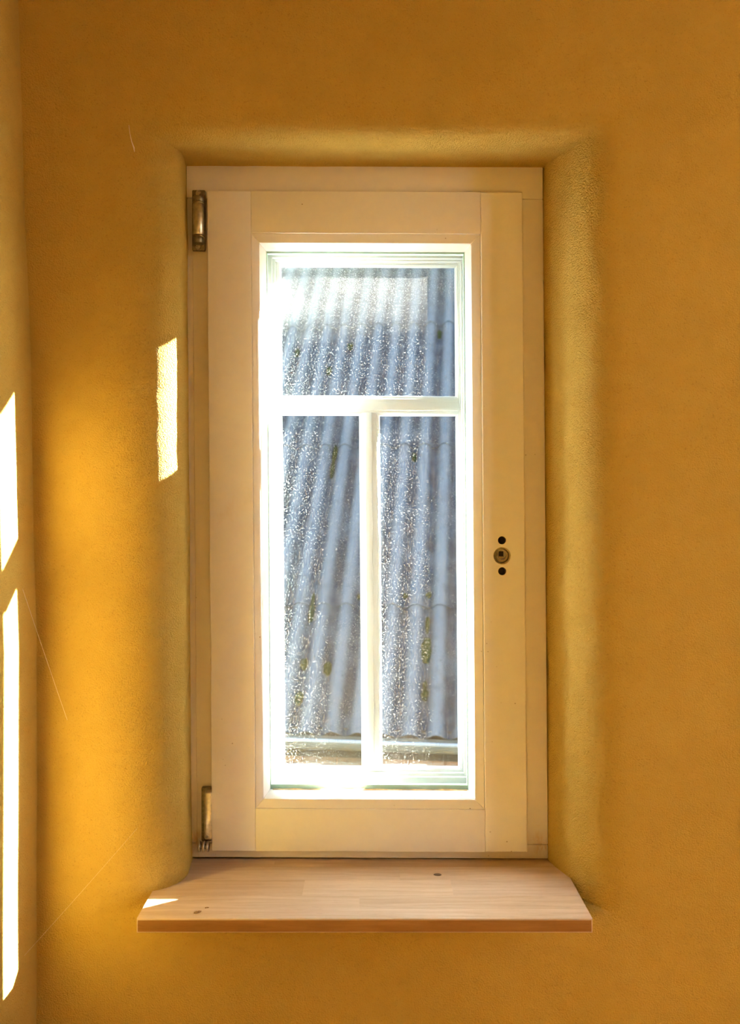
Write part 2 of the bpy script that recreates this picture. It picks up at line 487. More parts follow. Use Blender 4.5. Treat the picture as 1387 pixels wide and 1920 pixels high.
def roof_mat():
    t = NT('weathered_fibre_cement')
    tc = t.n('ShaderNodeTexCoord').outputs['Object']
    big = t.noise(2.3, 5, 0.6); mid = t.noise(14, 4, 0.6)
    c = t.mix(t.mr(big, 0.3, 0.7, 0, 1), (0.150, 0.166, 0.19), (0.205, 0.222, 0.245))
    c = t.mix(t.mr(mid, 0.52, 0.70, 0, 0.55), c, (0.085, 0.095, 0.11))
    sp = t.mr(t.vor(20), 0.10, 0.22, 1, 0)
    sp = t.math('MULTIPLY', sp, t.mr(t.noise(5, 2), 0.50, 0.60, 0, 1))
    c = t.mix(t.math('MULTIPLY', sp, 0.75), c, (0.035, 0.035, 0.03))
    at = t.n('ShaderNodeAttribute', attribute_name='valley')  # valleys darkened: lichen dirt, and their occlusion shade painted in
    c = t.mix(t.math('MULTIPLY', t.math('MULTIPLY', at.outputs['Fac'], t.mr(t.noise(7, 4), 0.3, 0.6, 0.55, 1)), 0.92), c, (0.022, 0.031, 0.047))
    t.bsdf(c, 0.85, 0, t.bump(t.noise(80, 4), 0.3, 0.004), 0.2); return t.m
M['roof'] = roof_mat()
WAVES, COLS = 5, 9
def sheet_mesh(t0, t1, lift):
    bm = bmesh.new(); lay = bm.verts.layers.float.new('valley')
    wdt = WAVES * LAM; n = WAVES * 14; A = 0.031; th = 0.007; nt = 6
    top, bot = [], []
    for k in range(nt + 1):
        t = t0 + (t1 - t0) * k / nt; lf = lift * (1 - k / nt)
        ra, rb = [], []
        for i in range(n + 1):
            x = -wdt / 2 + wdt * i / n
            ph = math.cos(2 * math.pi * x / LAM)
            h = A * ph + lf
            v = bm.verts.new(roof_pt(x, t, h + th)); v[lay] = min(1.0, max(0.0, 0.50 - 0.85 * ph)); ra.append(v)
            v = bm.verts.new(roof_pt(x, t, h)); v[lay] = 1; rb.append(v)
        top.append(ra); bot.append(rb)
    for k in range(nt):
        for i in range(n):
            bm.faces.new((top[k][i], top[k][i + 1], top[k + 1][i + 1], top[k + 1][i]))
            bm.faces.new((bot[k][i + 1], bot[k][i], bot[k + 1][i], bot[k + 1][i + 1]))
        bm.faces.new((top[k][0], top[k + 1][0], bot[k + 1][0], bot[k][0]))
        bm.faces.new((top[k + 1][n], top[k][n], bot[k][n], bot[k + 1][n]))
    for i in range(n):
        bm.faces.new((top[0][i + 1], top[0][i], bot[0][i], bot[0][i + 1]))
        bm.faces.new((top[nt][i], top[nt][i + 1], bot[nt][i + 1], bot[nt][i]))
    return bm
rows = [(0.0, 1.112), (1.03, 2.781), (2.70, 4.48), (4.40, 6.1)]
for ri, (t0, t1) in enumerate(rows):
    first = None
    for ci in range(COLS):
        xc = PH + (ci - COLS // 2) * WAVES * LAM + LAM * (2 if ri % 2 else 0)
        # crest of a sheet lies at its middle (odd number of waves), so the columns stay in phase
        if first is None:
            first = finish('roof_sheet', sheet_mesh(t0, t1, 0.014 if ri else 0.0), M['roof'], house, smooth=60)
            base = RS[first.name].copy(); first.location = base + Vector((xc, 0, 0)); RS[first.name] = base + Vector((xc, 0, 0))
        else:
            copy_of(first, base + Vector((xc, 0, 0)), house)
# rear slope, ridge, gable body
XR = COLS * WAVES * LAM / 2 + 0.3
M['roof_plain'] = simple('plain_fibre_cement', (0.40, 0.41, 0.42), 0.85, scale=5)
tr_ = 6.1; yr, zr = tr_ * cp_, HZ + tr_ * sp_
bm = bmesh.new()
hexa(bm, [Vector(p) for p in ((-XR, yr, zr - 0.03), (XR, yr, zr - 0.03), (XR, 2 * yr, HZ - 0.03), (-XR, 2 * yr, HZ - 0.03),
                              (-XR, yr, zr - 0.12), (XR, yr, zr - 0.12), (XR, 2 * yr - 0.1, HZ - 0.1), (-XR, 2 * yr - 0.1, HZ - 0.1))])
finish('rear_roof_slope', bm, M['roof_plain'], house)
bm = bmesh.new(); tube(bm, [(-XR, yr, zr), (0, yr, zr), (XR, yr, zr)], 0.09, 12)
finish('ridge_cap', bm, M['roof_plain'], house, smooth=60)
bm = bmesh.new()      # brick body with gables
prof = [(0.16, 0), (0.16, HZ - 0.10), (0.30, HZ + 0.10), (yr, zr - 0.14), (2 * yr - 0.3, HZ - 0.05), (2 * yr - 0.3, 0)]
va = [bm.verts.new((-XR + 0.3, y, z)) for y, z in prof]; vb = [bm.verts.new((XR - 0.3, y, z)) for y, z in prof]
bm.faces.new(va); bm.faces.new(vb)
for i in range(len(prof)):
    j = (i + 1) % len(prof); bm.faces.new((va[i], va[j], vb[j], vb[i]))
tmat = NT('brick_masonry')
br = tmat.n('ShaderNodeTexBrick'); br.inputs['Scale'].default_value = 1.0
br.inputs['Brick Width'].default_value = 0.25; br.inputs['Row Height'].default_value = 0.075; br.inputs['Mortar Size'].default_value = 0.006
br.inputs['Color1'].default_value = (0.52, 0.25, 0.13, 1); br.inputs['Color2'].default_value = (0.42, 0.19, 0.10, 1); br.inputs['Mortar'].default_value = (0.45, 0.40, 0.34, 1)
tmat.l(tmat.mapping((1, 1, 1)), br.inputs['Vector'])
cmb = tmat.n('ShaderNodeCombineXYZ'); sxyz = tmat.n('ShaderNodeSeparateXYZ'); tmat.l(tmat.pos, sxyz.inputs[0])
tmat.l(sxyz.outputs[0], cmb.inputs[0]); tmat.l(sxyz.outputs[2], cmb.inputs[1]); tmat.l(cmb.outputs[0], br.inputs['Vector'])
tmat.bsdf(br.outputs['Color'], 0.9); M['masonry'] = tmat.m
finish('house_wall', bm, M['masonry'], house)
# bricks under the eave, one by one
BR = [simple('brick_orange', (0.34, 0.16, 0.08), 0.9, var=0.2, scale=25), simple('brick_salmon', (0.38, 0.20, 0.11), 0.9, var=0.2, scale=25),
      simple('brick_brown', (0.25, 0.15, 0.095), 0.9, var=0.2, scale=25)]
protos = []
for m in BR:
    bm = bmesh.new(); wbox(bm, (-0.12, -0.012, -0.0325), (0.12, 0.03, 0.0325)); bevel(bm, 0.003, 1)
    protos.append(bm)
rnd = random.Random(3); made = {}
for r in range(6):
    z = HZ - 0.135 - r * 0.075
    for c in range(-6, 7):
        x = c * 0.25 + (0.125 if r % 2 else 0); k = rnd.choice((0, 0, 1, 1, 2))
        if k not in made:
            o = finish('brick', protos[k], BR[k], house); made[k] = o
            o.location = (x, 0.155, z); RS[o.name] = Vector((x, 0.155, z))
        else:
            copy_of(made[k], (x, 0.155, z), house)
for k in range(3):
    if k not in made: protos[k].free()
# boarding behind the sheet ends, gutter with bead and brackets
M['eave_shade'] = simple('shaded_eave_board', (0.06, 0.045, 0.03), 0.9, scale=20)  # board coloured dark to carry the shade of the gap
bm = bmesh.new(); wbox(bm, (-XR + 0.2, 0.045, HZ - 0.17), (XR - 0.2, 0.075, HZ + 0.03))
finish('eave_board', bm, M['eave_shade'], house)
M['zinc'] = simple('shaded_zinc', (0.22, 0.215, 0.18), 0.6, 0.15, var=0.15, scale=8)  # gutter zinc, darkened for the shade it lies in
M['zinc_lip'] = simple('skylit_zinc_bead', (0.50, 0.51, 0.52), 0.5, 0.1, var=0.08, scale=8)  # same zinc; skylight on the lip painted in as a paler colour
gy, gz, gr = -0.035, HZ - 0.022, 0.072
bm = bmesh.new()
ro, rin = [], []
for k in range(19):
    a = math.pi + math.pi * k / 18
    for rr, lst in ((gr, ro), (gr - 0.004, rin)):
        lst.append([bm.verts.new((x, gy + rr * math.cos(a), gz + rr * math.sin(a))) for x in (-XR + 0.1, XR - 0.1)])
for k in range(18):
    bm.faces.new((ro[k][0], ro[k][1], ro[k + 1][1], ro[k + 1][0])); bm.faces.new((rin[k][1], rin[k][0], rin[k + 1][0], rin[k + 1][1]))
    for e in (0, 1): bm.faces.new((ro[k][e], ro[k + 1][e], rin[k + 1][e], rin[k][e]))
for k in (0, 18): bm.faces.new((ro[k][0], ro[k][1], rin[k][1], rin[k][0]))
gut = finish('gutter', bm, M['zinc'], house, smooth=60)
bm = bmesh.new(); tube(bm, [(-XR + 0.1, gy - gr, gz + 0.004), (0, gy - gr, gz + 0.004), (XR - 0.1, gy - gr, gz + 0.004)], 0.012, 10)
finish('gutter_bead', bm, M['zinc_lip'], gut, smooth=60)
for bxp in (-0.62, 0.232, 1.08):
    bm = bmesh.new(); n_ = 14; rows_ = []
    for k in range(n_ + 1):
        a = math.pi * 0.98 + (math.pi * 1.0) * k / n_
        rows_.append([bm.verts.new((bxp + dx, gy + rr * math.cos(a), gz + rr * math.sin(a) + (0.012 if k == 0 else 0))) for dx, rr in ((-0.013, gr + 0.005), (0.013, gr + 0.005), (0.013, gr + 0.001), (-0.013, gr + 0.001))])
    for a_, b_ in zip(rows_[:-1], rows_[1:]):
        for q in range(4): bm.faces.new((a_[q], a_[(q + 1) % 4], b_[(q + 1) % 4], b_[q]))
    bm.faces.new(rows_[0]); bm.faces.new(rows_[-1])
    finish('gutter_bracket', bm, M['zinc'], gut)
# moss cushions lodged in the valleys
tm = NT('roof_moss')
tm.bsdf(tm.mix(tm.mr(tm.noise(60, 4), 0.3, 0.7, 0, 1), (0.012, 0.02, 0.004), (0.05, 0.075, 0.012)), 0.95, 0, tm.bump(tm.noise(240, 4), 0.8, 0.01), 0.1)
M['moss'] = tm.m
cY, sY = math.cos(YAW), math.sin(YAW)
def roof_at(px, py):
    """point of the roof's mean plane seen at a pixel, in the house's own space"""
    o = Vector((0, -WALL * K, CZ)); d = Vector(((px - CX) / F, 1, (CY - py) / F))
    inv = Matrix.Rotation(-YAW, 3, 'Z')
    ol = inv @ (o - Vector((eave.x, eave.y, GROUND))); dl = inv @ d
    nrm = Vector((0, -sp_, cp_)); p0 = Vector((0, 0, HZ))
    s = (p0 - ol).dot(nrm) / dl.dot(nrm); p = ol + s * dl
    return p.x, (p.y) / cp_
def moss(px, py, w, l, snap=True):
    x, t = roof_at(px, py)
    if snap:      # slide to the nearest valley
        x = round((x - PH - LAM / 2) / LAM) * LAM + LAM / 2 + PH
    bm = bmesh.new(); bmesh.ops.create_icosphere(bm, subdivisions=3, radius=1.0)
    sd = random.random() * 50
    for v in bm.verts:
        n = v.co.normalized(); q = 1 + 0.35 * noise.noise(n * 1.7 + Vector((sd, 0, 0))) + 0.22 * noise.noise(n * 5 + Vector((0, sd, 0)))
        u = Vector((n.x * w * q, n.y * l * q, max(-0.3, n.z) * 0.030 * q))
        v.co = roof_pt(x + u.x, t + u.y, -0.019 + u.z)
    finish('moss_clump', bm, M['moss'], house, smooth=180)
for a in ((601, 1140, 0.022, 0.13), (612, 1252, 0.03, 0.05), (575, 1243, 0.026, 0.045), (562, 1308, 0.030, 0.055),
          (804, 1218, 0.048, 0.10), (800, 1301, 0.026, 0.045), (812, 1170, 0.018, 0.07), (638, 848, 0.022, 0.12), (634, 880, 0.018, 0.10),
          (659, 648, 0.028, 0.06), (619, 694, 0.028, 0.06), (558, 660, 0.026, 0.06), (820, 625, 0.02, 0.07), (790, 855, 0.022, 0.05),
          (810, 1115, 0.028, 0.03), (771, 1117, 0.024, 0.025), (660, 1118, 0.022, 0.025), (806, 1283, 0.014, 0.03),
          (905, 1050, 0.03, 0.1), (470, 1180, 0.03, 0.07), (430, 900, 0.03, 0.1), (960, 760, 0.03, 0.1)):
    moss(*a)
# yard between the houses
bm = bmesh.new(); wbox(bm, (-14, 0.4, GROUND - 0.3), (14, 16, GROUND))
g_ = finish('ground', bm, simple('yard_grass', (0.055, 0.060, 0.035), 0.95, scale=3)); struct(g_); g_['label'] = 'dark grassy yard between the two houses'

# ------------------------------------------------------------------ outer window: white, one wide light over two tall ones
w2 = empty('window_2', sk(0, 1.86, uz(1436, 1.85)))
struct(w2); w2['label'] = 'white outer window with a wide top pane over two tall panes, seen through the inner sash'
FI, BI, GL, EX = 1.838, 1.8415, G2D, 1.9015  # member face, bead face, glass, outside face
def px2(px, d=BI): return ux(px, d)
def pz2(py, d=BI): return uz(py, d)
PL, PR, PT, PB = 530.5, 855.0, 501.5, 1436.0
TU, TD, ML, MR = 741.5, 780.0, 674.0, 713.5
bw = 6.5
def member(name, x, z, step=None, bev=0.0012, EX=EX):
    """x, z: (low edge, high edge) as (inside, outside) pairs - the members are splayed along the lines of sight towards the outside"""
    bm = bmesh.new(); (xa, xA), (xb, xB), (za, zA), (zb_, zB) = *x, *z
    hexa(bm, [sk(xa, FI, za), sk(xb, FI, za), sk(xb, FI, zb_), sk(xa, FI, zb_), sk(xA, EX, zA), sk(xB, EX, zA), sk(xB, EX, zB), sk(xA, EX, zB)])
    bevel(bm, bev, 2)
    for st in (step or ()):
        b2 = bmesh.new(); bx(b2, *st); bevel(b2, bev, 2)
        me = bpy.data.meshes.new('t'); b2.to_mesh(me); b2.free(); bm.from_mesh(me); bpy.data.meshes.remove(me)
    return finish(name, bm, M['white'], w2, smooth=40)
xl, xr, zt, zb = px2(PL - bw, FI), px2(PR + bw, FI), pz2(PT - bw, FI), pz2(PB + bw, FI)
xL, xR, zT, zB = ux(PL - 2, EX), ux(PR + 1, EX), uz(PT - 1, EX), uz(PB + 2, EX)
def steps(side):
    out = []
    for off, d in ((5, FI - 0.008), (11, FI - 0.016)):
        a = dict(l=px2(PL - bw - off, d), r=px2(PR + bw + off, d), t=pz2(PT - bw - off, d), b=pz2(PB + bw + off * 1.3, d))
        out.append(dict(l=(-0.30, a['l'], -0.69, 0.66, d, FI + 0.002), r=(a['r'], 0.28, -0.69, 0.66, d, FI + 0.002),
                        t=(a['l'], a['r'], a['t'], 0.66, d, FI + 0.002), b=(a['l'], a['r'], -0.69, a['b'], d, FI + 0.002))[side])
    return out
member('outer_stile', ((-0.305, -0.305), (xl, xL)), ((-0.695, -0.695), (0.670, 0.670)), steps('l'))
member('outer_stile', ((xr, xR), (0.285, 0.285)), ((-0.695, -0.695), (0.670, 0.670)), steps('r'), EX=EX - 0.008)
member('outer_rail', ((xl, xL), (xr, xR)), ((zt, zT), (0.670, 0.670)), steps('t'))
member('outer_rail', ((xl, xL), (xr, xR)), ((-0.695, -0.695), (zb, zB)), steps('b'))
tlo, thi = (pz2(TD - bw, FI), uz(TD - 1, EX)), (pz2(TU + bw, FI), uz(TU + 1, EX))
member('transom', ((xl, xL), (xr, xR)), (tlo, thi), [(xl, xr, pz2(769, 1.834), pz2(754, 1.834), 1.834, FI + 0.002)], bev=0.0008)
member('mullion', ((px2(ML + bw, FI), ux(ML + 1, EX)), (px2(MR - bw, FI), ux(MR - 1, EX))), ((zb, zB), tlo),
       [(px2(685, 1.834), px2(698, 1.834), zb, pz2(TD - bw, FI), 1.834, FI + 0.002)], bev=0.0008)
def pane_with_beads(px0, px1, py0, py1, dusty):
    d0, d1 = FI + 0.001, GL - 0.0035
    ox0, ox1, oz0, oz1 = px2(px0 - bw, FI), px2(px1 + bw, FI), pz2(py1 + bw, FI), pz2(py0 - bw, FI)
    ix0, ix1, iz0, iz1 = px2(px0), px2(px1), pz2(py1), pz2(py0)
    e = 0.0018
    fx0, fx1, fz0, fz1 = ix0 - e, ix1 + e, iz0 - e, iz1 + e      # front lip a little further out: a sloped bead
    O = [(ox0, oz0), (ox1, oz0), (ox1, oz1), (ox0, oz1)]; I = [(ix0, iz0), (ix1, iz0), (ix1, iz1), (ix0, iz1)]
    Fr = [(fx0, fz0), (fx1, fz0), (fx1, fz1), (fx0, fz1)]
    glass_o = None
    bm = bmesh.new(); m_ = 0.004
    vs_, fs = bx(bm, ix0 - m_, ix1 + m_, iz0 - m_, iz1 + m_, GL - 0.003, GL + 0.003)
    for f in fs: f.material_index = 0
    fs[1].material_index = 1                                     # dust lies on the outside face
    glass_o = finish('glass_pane', bm, [M['glass'], dusty], w2)
    for i in range(4):
        j = (i + 1) % 4; bm = bmesh.new()
        for ra, rb, rc in ((O, Fr, I),):
            a = [sk(O[i][0], d0, O[i][1]), sk(O[j][0], d0, O[j][1]), sk(Fr[j][0], BI, Fr[j][1]), sk(Fr[i][0], BI, Fr[i][1])]
            b = [sk(O[i][0], d1, O[i][1]), sk(O[j][0], d1, O[j][1]), sk(I[j][0], d1, I[j][1]), sk(I[i][0], d1, I[i][1])]
            hexa(bm, a + b)
        bevel(bm, 0.0007, 1)
        finish('putty_bead', bm, M['white'], glass_o, smooth=40)
pane_with_beads(PL, PR, PT, TU, M['dusty'])
pane_with_beads(PL, ML, TD, PB, M['dusty_low'])
pane_with_beads(MR, PR, TD, PB, M['dusty_low'])

# ------------------------------------------------------------------ inner window: cream frame and sash
w1 = empty('window_1', sk(0, 1.76, uz(1609, 1.735)))
struct(w1); w1['label'] = 'cream painted inner window sash without a handle, set in the plaster recess'
FD, SD = 1.735, 1.713                       # frame face, sash face
FL, FR, FT, FB = 354.0, 1022.5, 311.5, 1609.0
SL, SR, ST, SB = 392.5, 984.0, 359.0, 1597.0
def piece(name, boxes, mat, parent, bev=0.0012, seg=2):
    bm = bmesh.new()
    for b in boxes:
        b2 = bmesh.new(); bxpx(b2, *b); bevel(b2, bev, seg)
        me = bpy.data.meshes.new('t'); b2.to_mesh(me); b2.free(); bm.from_mesh(me); bpy.data.meshes.remove(me)
    return finish(name, bm, mat, parent, smooth=35)
piece('frame_stile', [(FL, SL + 14, 372.5, 1582, FD + 0.003, 1.803, FD), (FL, FL + 11, 480, 1582, FD, 1.80, FD)], M['frame_paint'], w1, 0.0009)
piece('frame_stile', [(SR - 14, FR, 372.5, 1582, FD, 1.803, FD)], M['frame_paint'], w1, 0.0012)
piece('frame_rail', [(FL, FR, FT, 372, FD, 1.803, FD)], M['frame_paint'], w1, 0.0014)
piece('frame_rail', [(FL, FR, 1582.5, FB, FD, 1.803, FD)], M['frame_paint'], w1, 0.0014)

JL, JR = 474.3, 904.8                        # joints between stiles and rails
BO = (474.5, 904.5, 437.5, 1517.5)           # outer edge of the glazing bead
BIN = (490.0, 886.5, 456.5, 1498.5)          # its inner edge
stile_l = piece('sash_stile', [(SL, JL, ST, SB, SD, FD - 0.001, SD), (SL + 16, JL - 3, ST + 18, SB - 16, FD - 0.004, 1.79, SD)], M['paint'], w1, 0.0011)
piece('sash_rail', [(JL, JR, ST, BO[2], SD, FD - 0.001, SD), (JL, JR, ST + 18, BO[2] - 3, FD - 0.004, 1.79, SD)], M['paint'], w1, 0.0009)
piece('sash_rail', [(JL, JR, BO[3], SB, SD, FD - 0.001, SD), (JL, JR, BO[3] + 3, SB - 16, FD - 0.004, 1.79, SD)], M['paint'], w1, 0.0009)

# lock stile with real holes for the missing handle
def hole_cut(obj, cuts):
    for (px, py, r, depth) in cuts:
        bm = bmesh.new()
        c = sk(ux(px, SD), SD, uz(py, SD))
        lathe(bm, [(r, -0.01), (r, depth)], c, 'Y', 32)
        me = bpy.data.meshes.new('cut'); bmesh.ops.recalc_face_normals(bm, faces=bm.faces); bm.to_mesh(me); bm.free()
        co = bpy.data.objects.new('cut', me); COL.objects.link(co)
        md = obj.modifiers.new('cut', 'BOOLEAN'); md.operation = 'DIFFERENCE'; md.object = co; md.solver = 'EXACT'
        bpy.context.view_layer.update()
        dg = bpy.context.evaluated_depsgraph_get()
        nm = bpy.data.meshes.new_from_object(obj.evaluated_get(dg))
        obj.modifiers.clear(); old = obj.data; obj.data = nm; nm.name = obj.name
        bpy.data.meshes.remove(old); bpy.data.objects.remove(co); bpy.data.meshes.remove(me)
PXM = SD / F * K                             # metres per pixel on the sash face
stile_r = piece('sash_stile', [(JR, SR, ST, SB, SD, FD - 0.001, SD)], M['paint'], w1, 0.0016, 3)
hole_cut(stile_r, [(940.5, 1041, 16.3 * PXM, 0.008), (940.5, 1012, 7.6 * PXM, 0.0125), (940.5, 1070, 7.6 * PXM, 0.0125)])
piece('sash_stile_core', [(JR + 2, SR - 16, ST + 18, SB - 16, FD - 0.0005, 1.79, SD)], M['paint'], w1, 0.0008)
# socket, drawn in the round
lc = sk(ux(940.5, SD), SD, uz(1041, SD))
def ringpart(name, prof, mat, parent, centre, seg=32):
    bm = bmesh.new(); rings = []
    for r, h in prof:
        rings.append([bm.verts.new(Vector(centre) + Vector((r * math.cos(2 * math.pi * i / seg), h, r * math.sin(2 * math.pi * i / seg)))) for i in range(seg)])
    m = len(rings)
    for k in range(m):
        a, b = rings[k], rings[(k + 1) % m]
        for i in range(seg):
            j = (i + 1) % seg; bm.faces.new((a[i], a[j], b[j], b[i]))
    return finish(name, bm, mat, parent, smooth=40)
R0 = 16.0 * PXM
stile_r.data.polygons.foreach_set('use_smooth', [False] * len(stile_r.data.polygons))
ringpart('handle_socket', [(R0, 0.001), (R0 * 0.86, 0.0012), (R0 * 0.74, 0.0050), (R0 * 0.56, 0.0052), (R0 * 0.56, 0.0078), (R0, 0.0078)], M['brass_dark'], stile_r, lc)
hc = lc + Vector((-0.0008, 0, 0.0026))
bm = bmesh.new(); q = R0 * 0.30; n_ = 32; ro_, si_, sd_ = [], [], []
for i in range(n_):
    a = 2 * math.pi * i / n_
    cx, sx = math.cos(a), math.sin(a); s_ = 1 / max(abs(cx), abs(sx))
    ro_.append(bm.verts.new(hc + Vector((R0 * 0.58 * cx, 0.0022, R0 * 0.58 * sx))))
    si_.append(bm.verts.new(hc + Vector((q * cx * s_, 0.0026, q * sx * s_))))
    sd_.append(bm.verts.new(hc + Vector((q * cx * s_, 0.0075, q * sx * s_))))
for i in range(n_):
    j = (i + 1) % n_
    bm.faces.new((ro_[i], ro_[j], si_[j], si_[i])); bm.faces.new((si_[i], si_[j], sd_[j], sd_[i]))
bm.faces.new(sd_)
finish('square_spindle_hub', bm, M['steel_dark'], stile_r, smooth=40)
bm = bmesh.new(); lathe(bm, [(q * 1.3, 0.0068), (q * 1.3, 0.0078)], hc, 'Y', 16)
finish('socket_depth', bm, M['hole'], stile_r)
for py in (1012, 1070):
    c = sk(ux(940.5, SD), SD, uz(py, SD)); r = 7.5 * PXM
    ringpart('screw_hole', [(r, 0.0012), (r * 0.93, 0.0016), (r * 0.93, 0.0120), (r, 0.0122)], M['hole'], stile_r, c, 24)
    bm = bmesh.new(); lathe(bm, [(r * 0.96, 0.0114), (r * 0.96, 0.0122)], c, 'Y', 20); finish('screw_hole_floor', bm, M['hole'], stile_r)

# mitred glazing beads with a sloped return to the glass
GD = 1.768
bo = [(ux(BO[0], SD), uz(BO[3], SD)), (ux(BO[1], SD), uz(BO[3], SD)), (ux(BO[1], SD), uz(BO[2], SD)), (ux(BO[0], SD), uz(BO[2], SD))]
g = 0.0002
bo = [(bo[0][0] + g, bo[0][1] + g), (bo[1][0] - g, bo[1][1] + g), (bo[2][0] - g, bo[2][1] - g), (bo[3][0] + g, bo[3][1] - g)]
SF = SD + 0.0065
bi = [(ux(BIN[0], SF), uz(BIN[3], SF)), (ux(BIN[1], SF), uz(BIN[3], SF)), (ux(BIN[1], SF), uz(BIN[2], SF)), (ux(BIN[0], SF), uz(BIN[2], SF))]
bg_ = [(ux(503, GD), uz(1480, GD)), (ux(874, GD), uz(1480, GD)), (ux(874, GD), uz(472.5, GD)), (ux(503, GD), uz(472.5, GD))]
for i in range(4):
    j = (i + 1) % 4; bm = bmesh.new()
    d0 = SD + 0.0025
    ring = []
    for c in (i, j):
        ring.append([bm.verts.new(sk(bo[c][0], d0, bo[c][1])), bm.verts.new(sk(bi[c][0], SF, bi[c][1])),
                     bm.verts.new(sk(bg_[c][0], GD, bg_[c][1])), bm.verts.new(sk(bo[c][0], GD, bo[c][1]))])
    for k in range(4):
        l = (k + 1) % 4; bm.faces.new((ring[0][k], ring[1][k], ring[1][l], ring[0][l]))
    bm.faces.new(ring[0]); bm.faces.new(ring[1])
    bevel(bm, 0.0006, 1)
    finish('glazing_bead', bm, M['paint'], w1, smooth=35)
bm = bmesh.new(); bx(bm, bo[0][0], bo[1][0], bo[0][1], bo[2][1], GD + 0.0005, GD + 0.0065)
pane1 = finish('glass_pane', bm, M['inner_glass'], w1)
# pale green seal around the glass and a stained bead of sealant along the bottom
SDp = 1.788
so = [(-0.262, -0.64), (0.25, -0.64), (0.25, 0.60), (-0.262, 0.60)]
si = [(ux(505.5, SDp), uz(1468, SDp)), (ux(871, SDp), uz(1468, SDp)), (ux(871, SDp), uz(479, SDp)), (ux(505.5, SDp), uz(479, SDp))]
for i in range(4):
    j = (i + 1) % 4; bm = bmesh.new(); ring = []
    for c in (i, j):
        ring.append([bm.verts.new(sk(*p)) for p in ((so[c][0], SDp - 0.012, so[c][1]), (si[c][0], SDp - 0.012, si[c][1]), (si[c][0], SDp, si[c][1]), (so[c][0], SDp, so[c][1]))])
    for k in range(4):
        l = (k + 1) % 4; bm.faces.new((ring[0][k], ring[1][k], ring[1][l], ring[0][l]))
    bm.faces.new(ring[0]); bm.faces.new(ring[1])
    finish('glass_seal', bm, M['seal'], pane1)
bm = bmesh.new(); n_ = 40; va, vb, vc = [], [], []
for i in range(n_ + 1):
    px = 507 + (872 - 507) * i / n_
    h = 0.0052 + 0.0022 * noise.noise(Vector((i * 0.35, 2, 0)))
    x = ux(px, GD - 0.006); z = uz(1484.5, GD - 0.006)
    va.append(bm.verts.new(sk(x, GD - 0.008, z - 0.0012))); vb.append(bm.verts.new(sk(x, GD - 0.003, z + h))); vc.append(bm.verts.new(sk(x, GD + 0.0003, z - 0.0012)))
for i in range(n_):
    bm.faces.new((va[i], va[i + 1], vb[i + 1], vb[i])); bm.faces.new((vb[i], vb[i + 1], vc[i + 1], vc[i])); bm.faces.new((vc[i], vc[i + 1], va[i + 1], va[i]))
finish('stained_sealant', bm, M['stain'], pane1, smooth=180)

# upper hinge: plate, two screwed lugs, collars and barrel
hx, hd = ux(372.5, 1.716), 1.7165
def hz(py): return uz(py, 1.716)
def hp(px, py, d=1.716):
    p = W(ux(px, d), d, uz(py, d)); return p
bm = bmesh.new(); a, b = hp(361, 471.5, FD), hp(385.5, 358, FD)
wbox(bm, (a.x, a.y - 0.0045, a.z), (b.x, a.y + 0.002, b.z)); bevel(bm, 0.0016, 2)
hinge = finish('upper_hinge', bm, M['steel_dark'], w1, smooth=40); hinge['label'] = 'dark steel hinge with a polished barrel'
def cyl(name, px, pya, pyb, r, mat, parent, bev=0.0006, d=1.716):
    c = hp(px, pyb, d); top = hp(px, pya, d).z - c.z; bm = bmesh.new()
    lathe(bm, [(r - bev, 0), (r, bev), (r, top - bev), (r - bev, top)], c, 'Z', 24)
    return finish(name, bm, mat, parent, smooth=50)
cyl('barrel', 372.0, 383, 442, 10.6 * PXM, M['steel'], hinge)
for ya, yb in ((379.5, 383), (442, 445.5)): cyl('washer', 372.0, ya, yb, 10.9 * PXM, M['brass_dark'], hinge, 0.0004)
for ya, yb in ((369, 379.5), (445.5, 457)): cyl('collar', 372.0, ya, yb, 10.0 * PXM, M['steel_dark'], hinge)
for py in (364.5, 465):
    c = hp(373, py, FD) + Vector((0, -0.0045, 0))
    ringpart('screw', [(5.3 * PXM, 0.0005), (4.6 * PXM, -0.0020), (2.4 * PXM, -0.0022), (2.0 * PXM, -0.0006), (0.3 * PXM, -0.0006), (0.3 * PXM, 0.0005)], M['steel'], hinge, c, 20)
# lower corner bearing
bm = bmesh.new(); a, b = hp(381.5, 1575.5, 1.712), hp(398.5, 1484, 1.712)
wbox(bm, (a.x, a.y, a.z), (b.x, a.y + 0.012, b.z)); bevel(bm, 0.0035, 3)
low = finish('corner_bearing', bm, M['steel'], w1, smooth=40); low['label'] = 'galvanised steel corner bearing at the sash foot'
bm = bmesh.new(); a, b = hp(377, 1578, 1.728), hp(396, 1476.5, 1.728); wbox(bm, (a.x, a.y, a.z), (b.x, a.y + 0.008, b.z)); bevel(bm, 0.002, 2)
finish('bearing_plate', bm, M['steel_dark'], low, smooth=40)
for px in (374.0, 382.0, 389.5):
    c = hp(px, 1587, 1.716); bm = bmesh.new(); w_ = 2.1 * PXM
    lathe(bm, [(9.0 * PXM, -w_), (10 * PXM, -w_ * 0.4), (10 * PXM, w_ * 0.4), (9.0 * PXM, w_)], c, 'X', 24)
    finish('knuckle', bm, M['steel'], low, smooth=40)
bm = bmesh.new(); lathe(bm, [(5 * PXM, -10 * PXM), (5 * PXM, 10 * PXM)], hp(382, 1587, 1.716), 'X', 16)
finish('bearing_pin', bm, M['steel_dark'], low, smooth=40)
c = hp(388, 1569, 1.712)
ringpart('set_screw', [(2.6 * PXM, 0.0004), (2.0 * PXM, -0.0006), (1.2 * PXM, -0.0006), (1.1 * PXM, 0.001)], M['steel_dark'], low, c, 14)

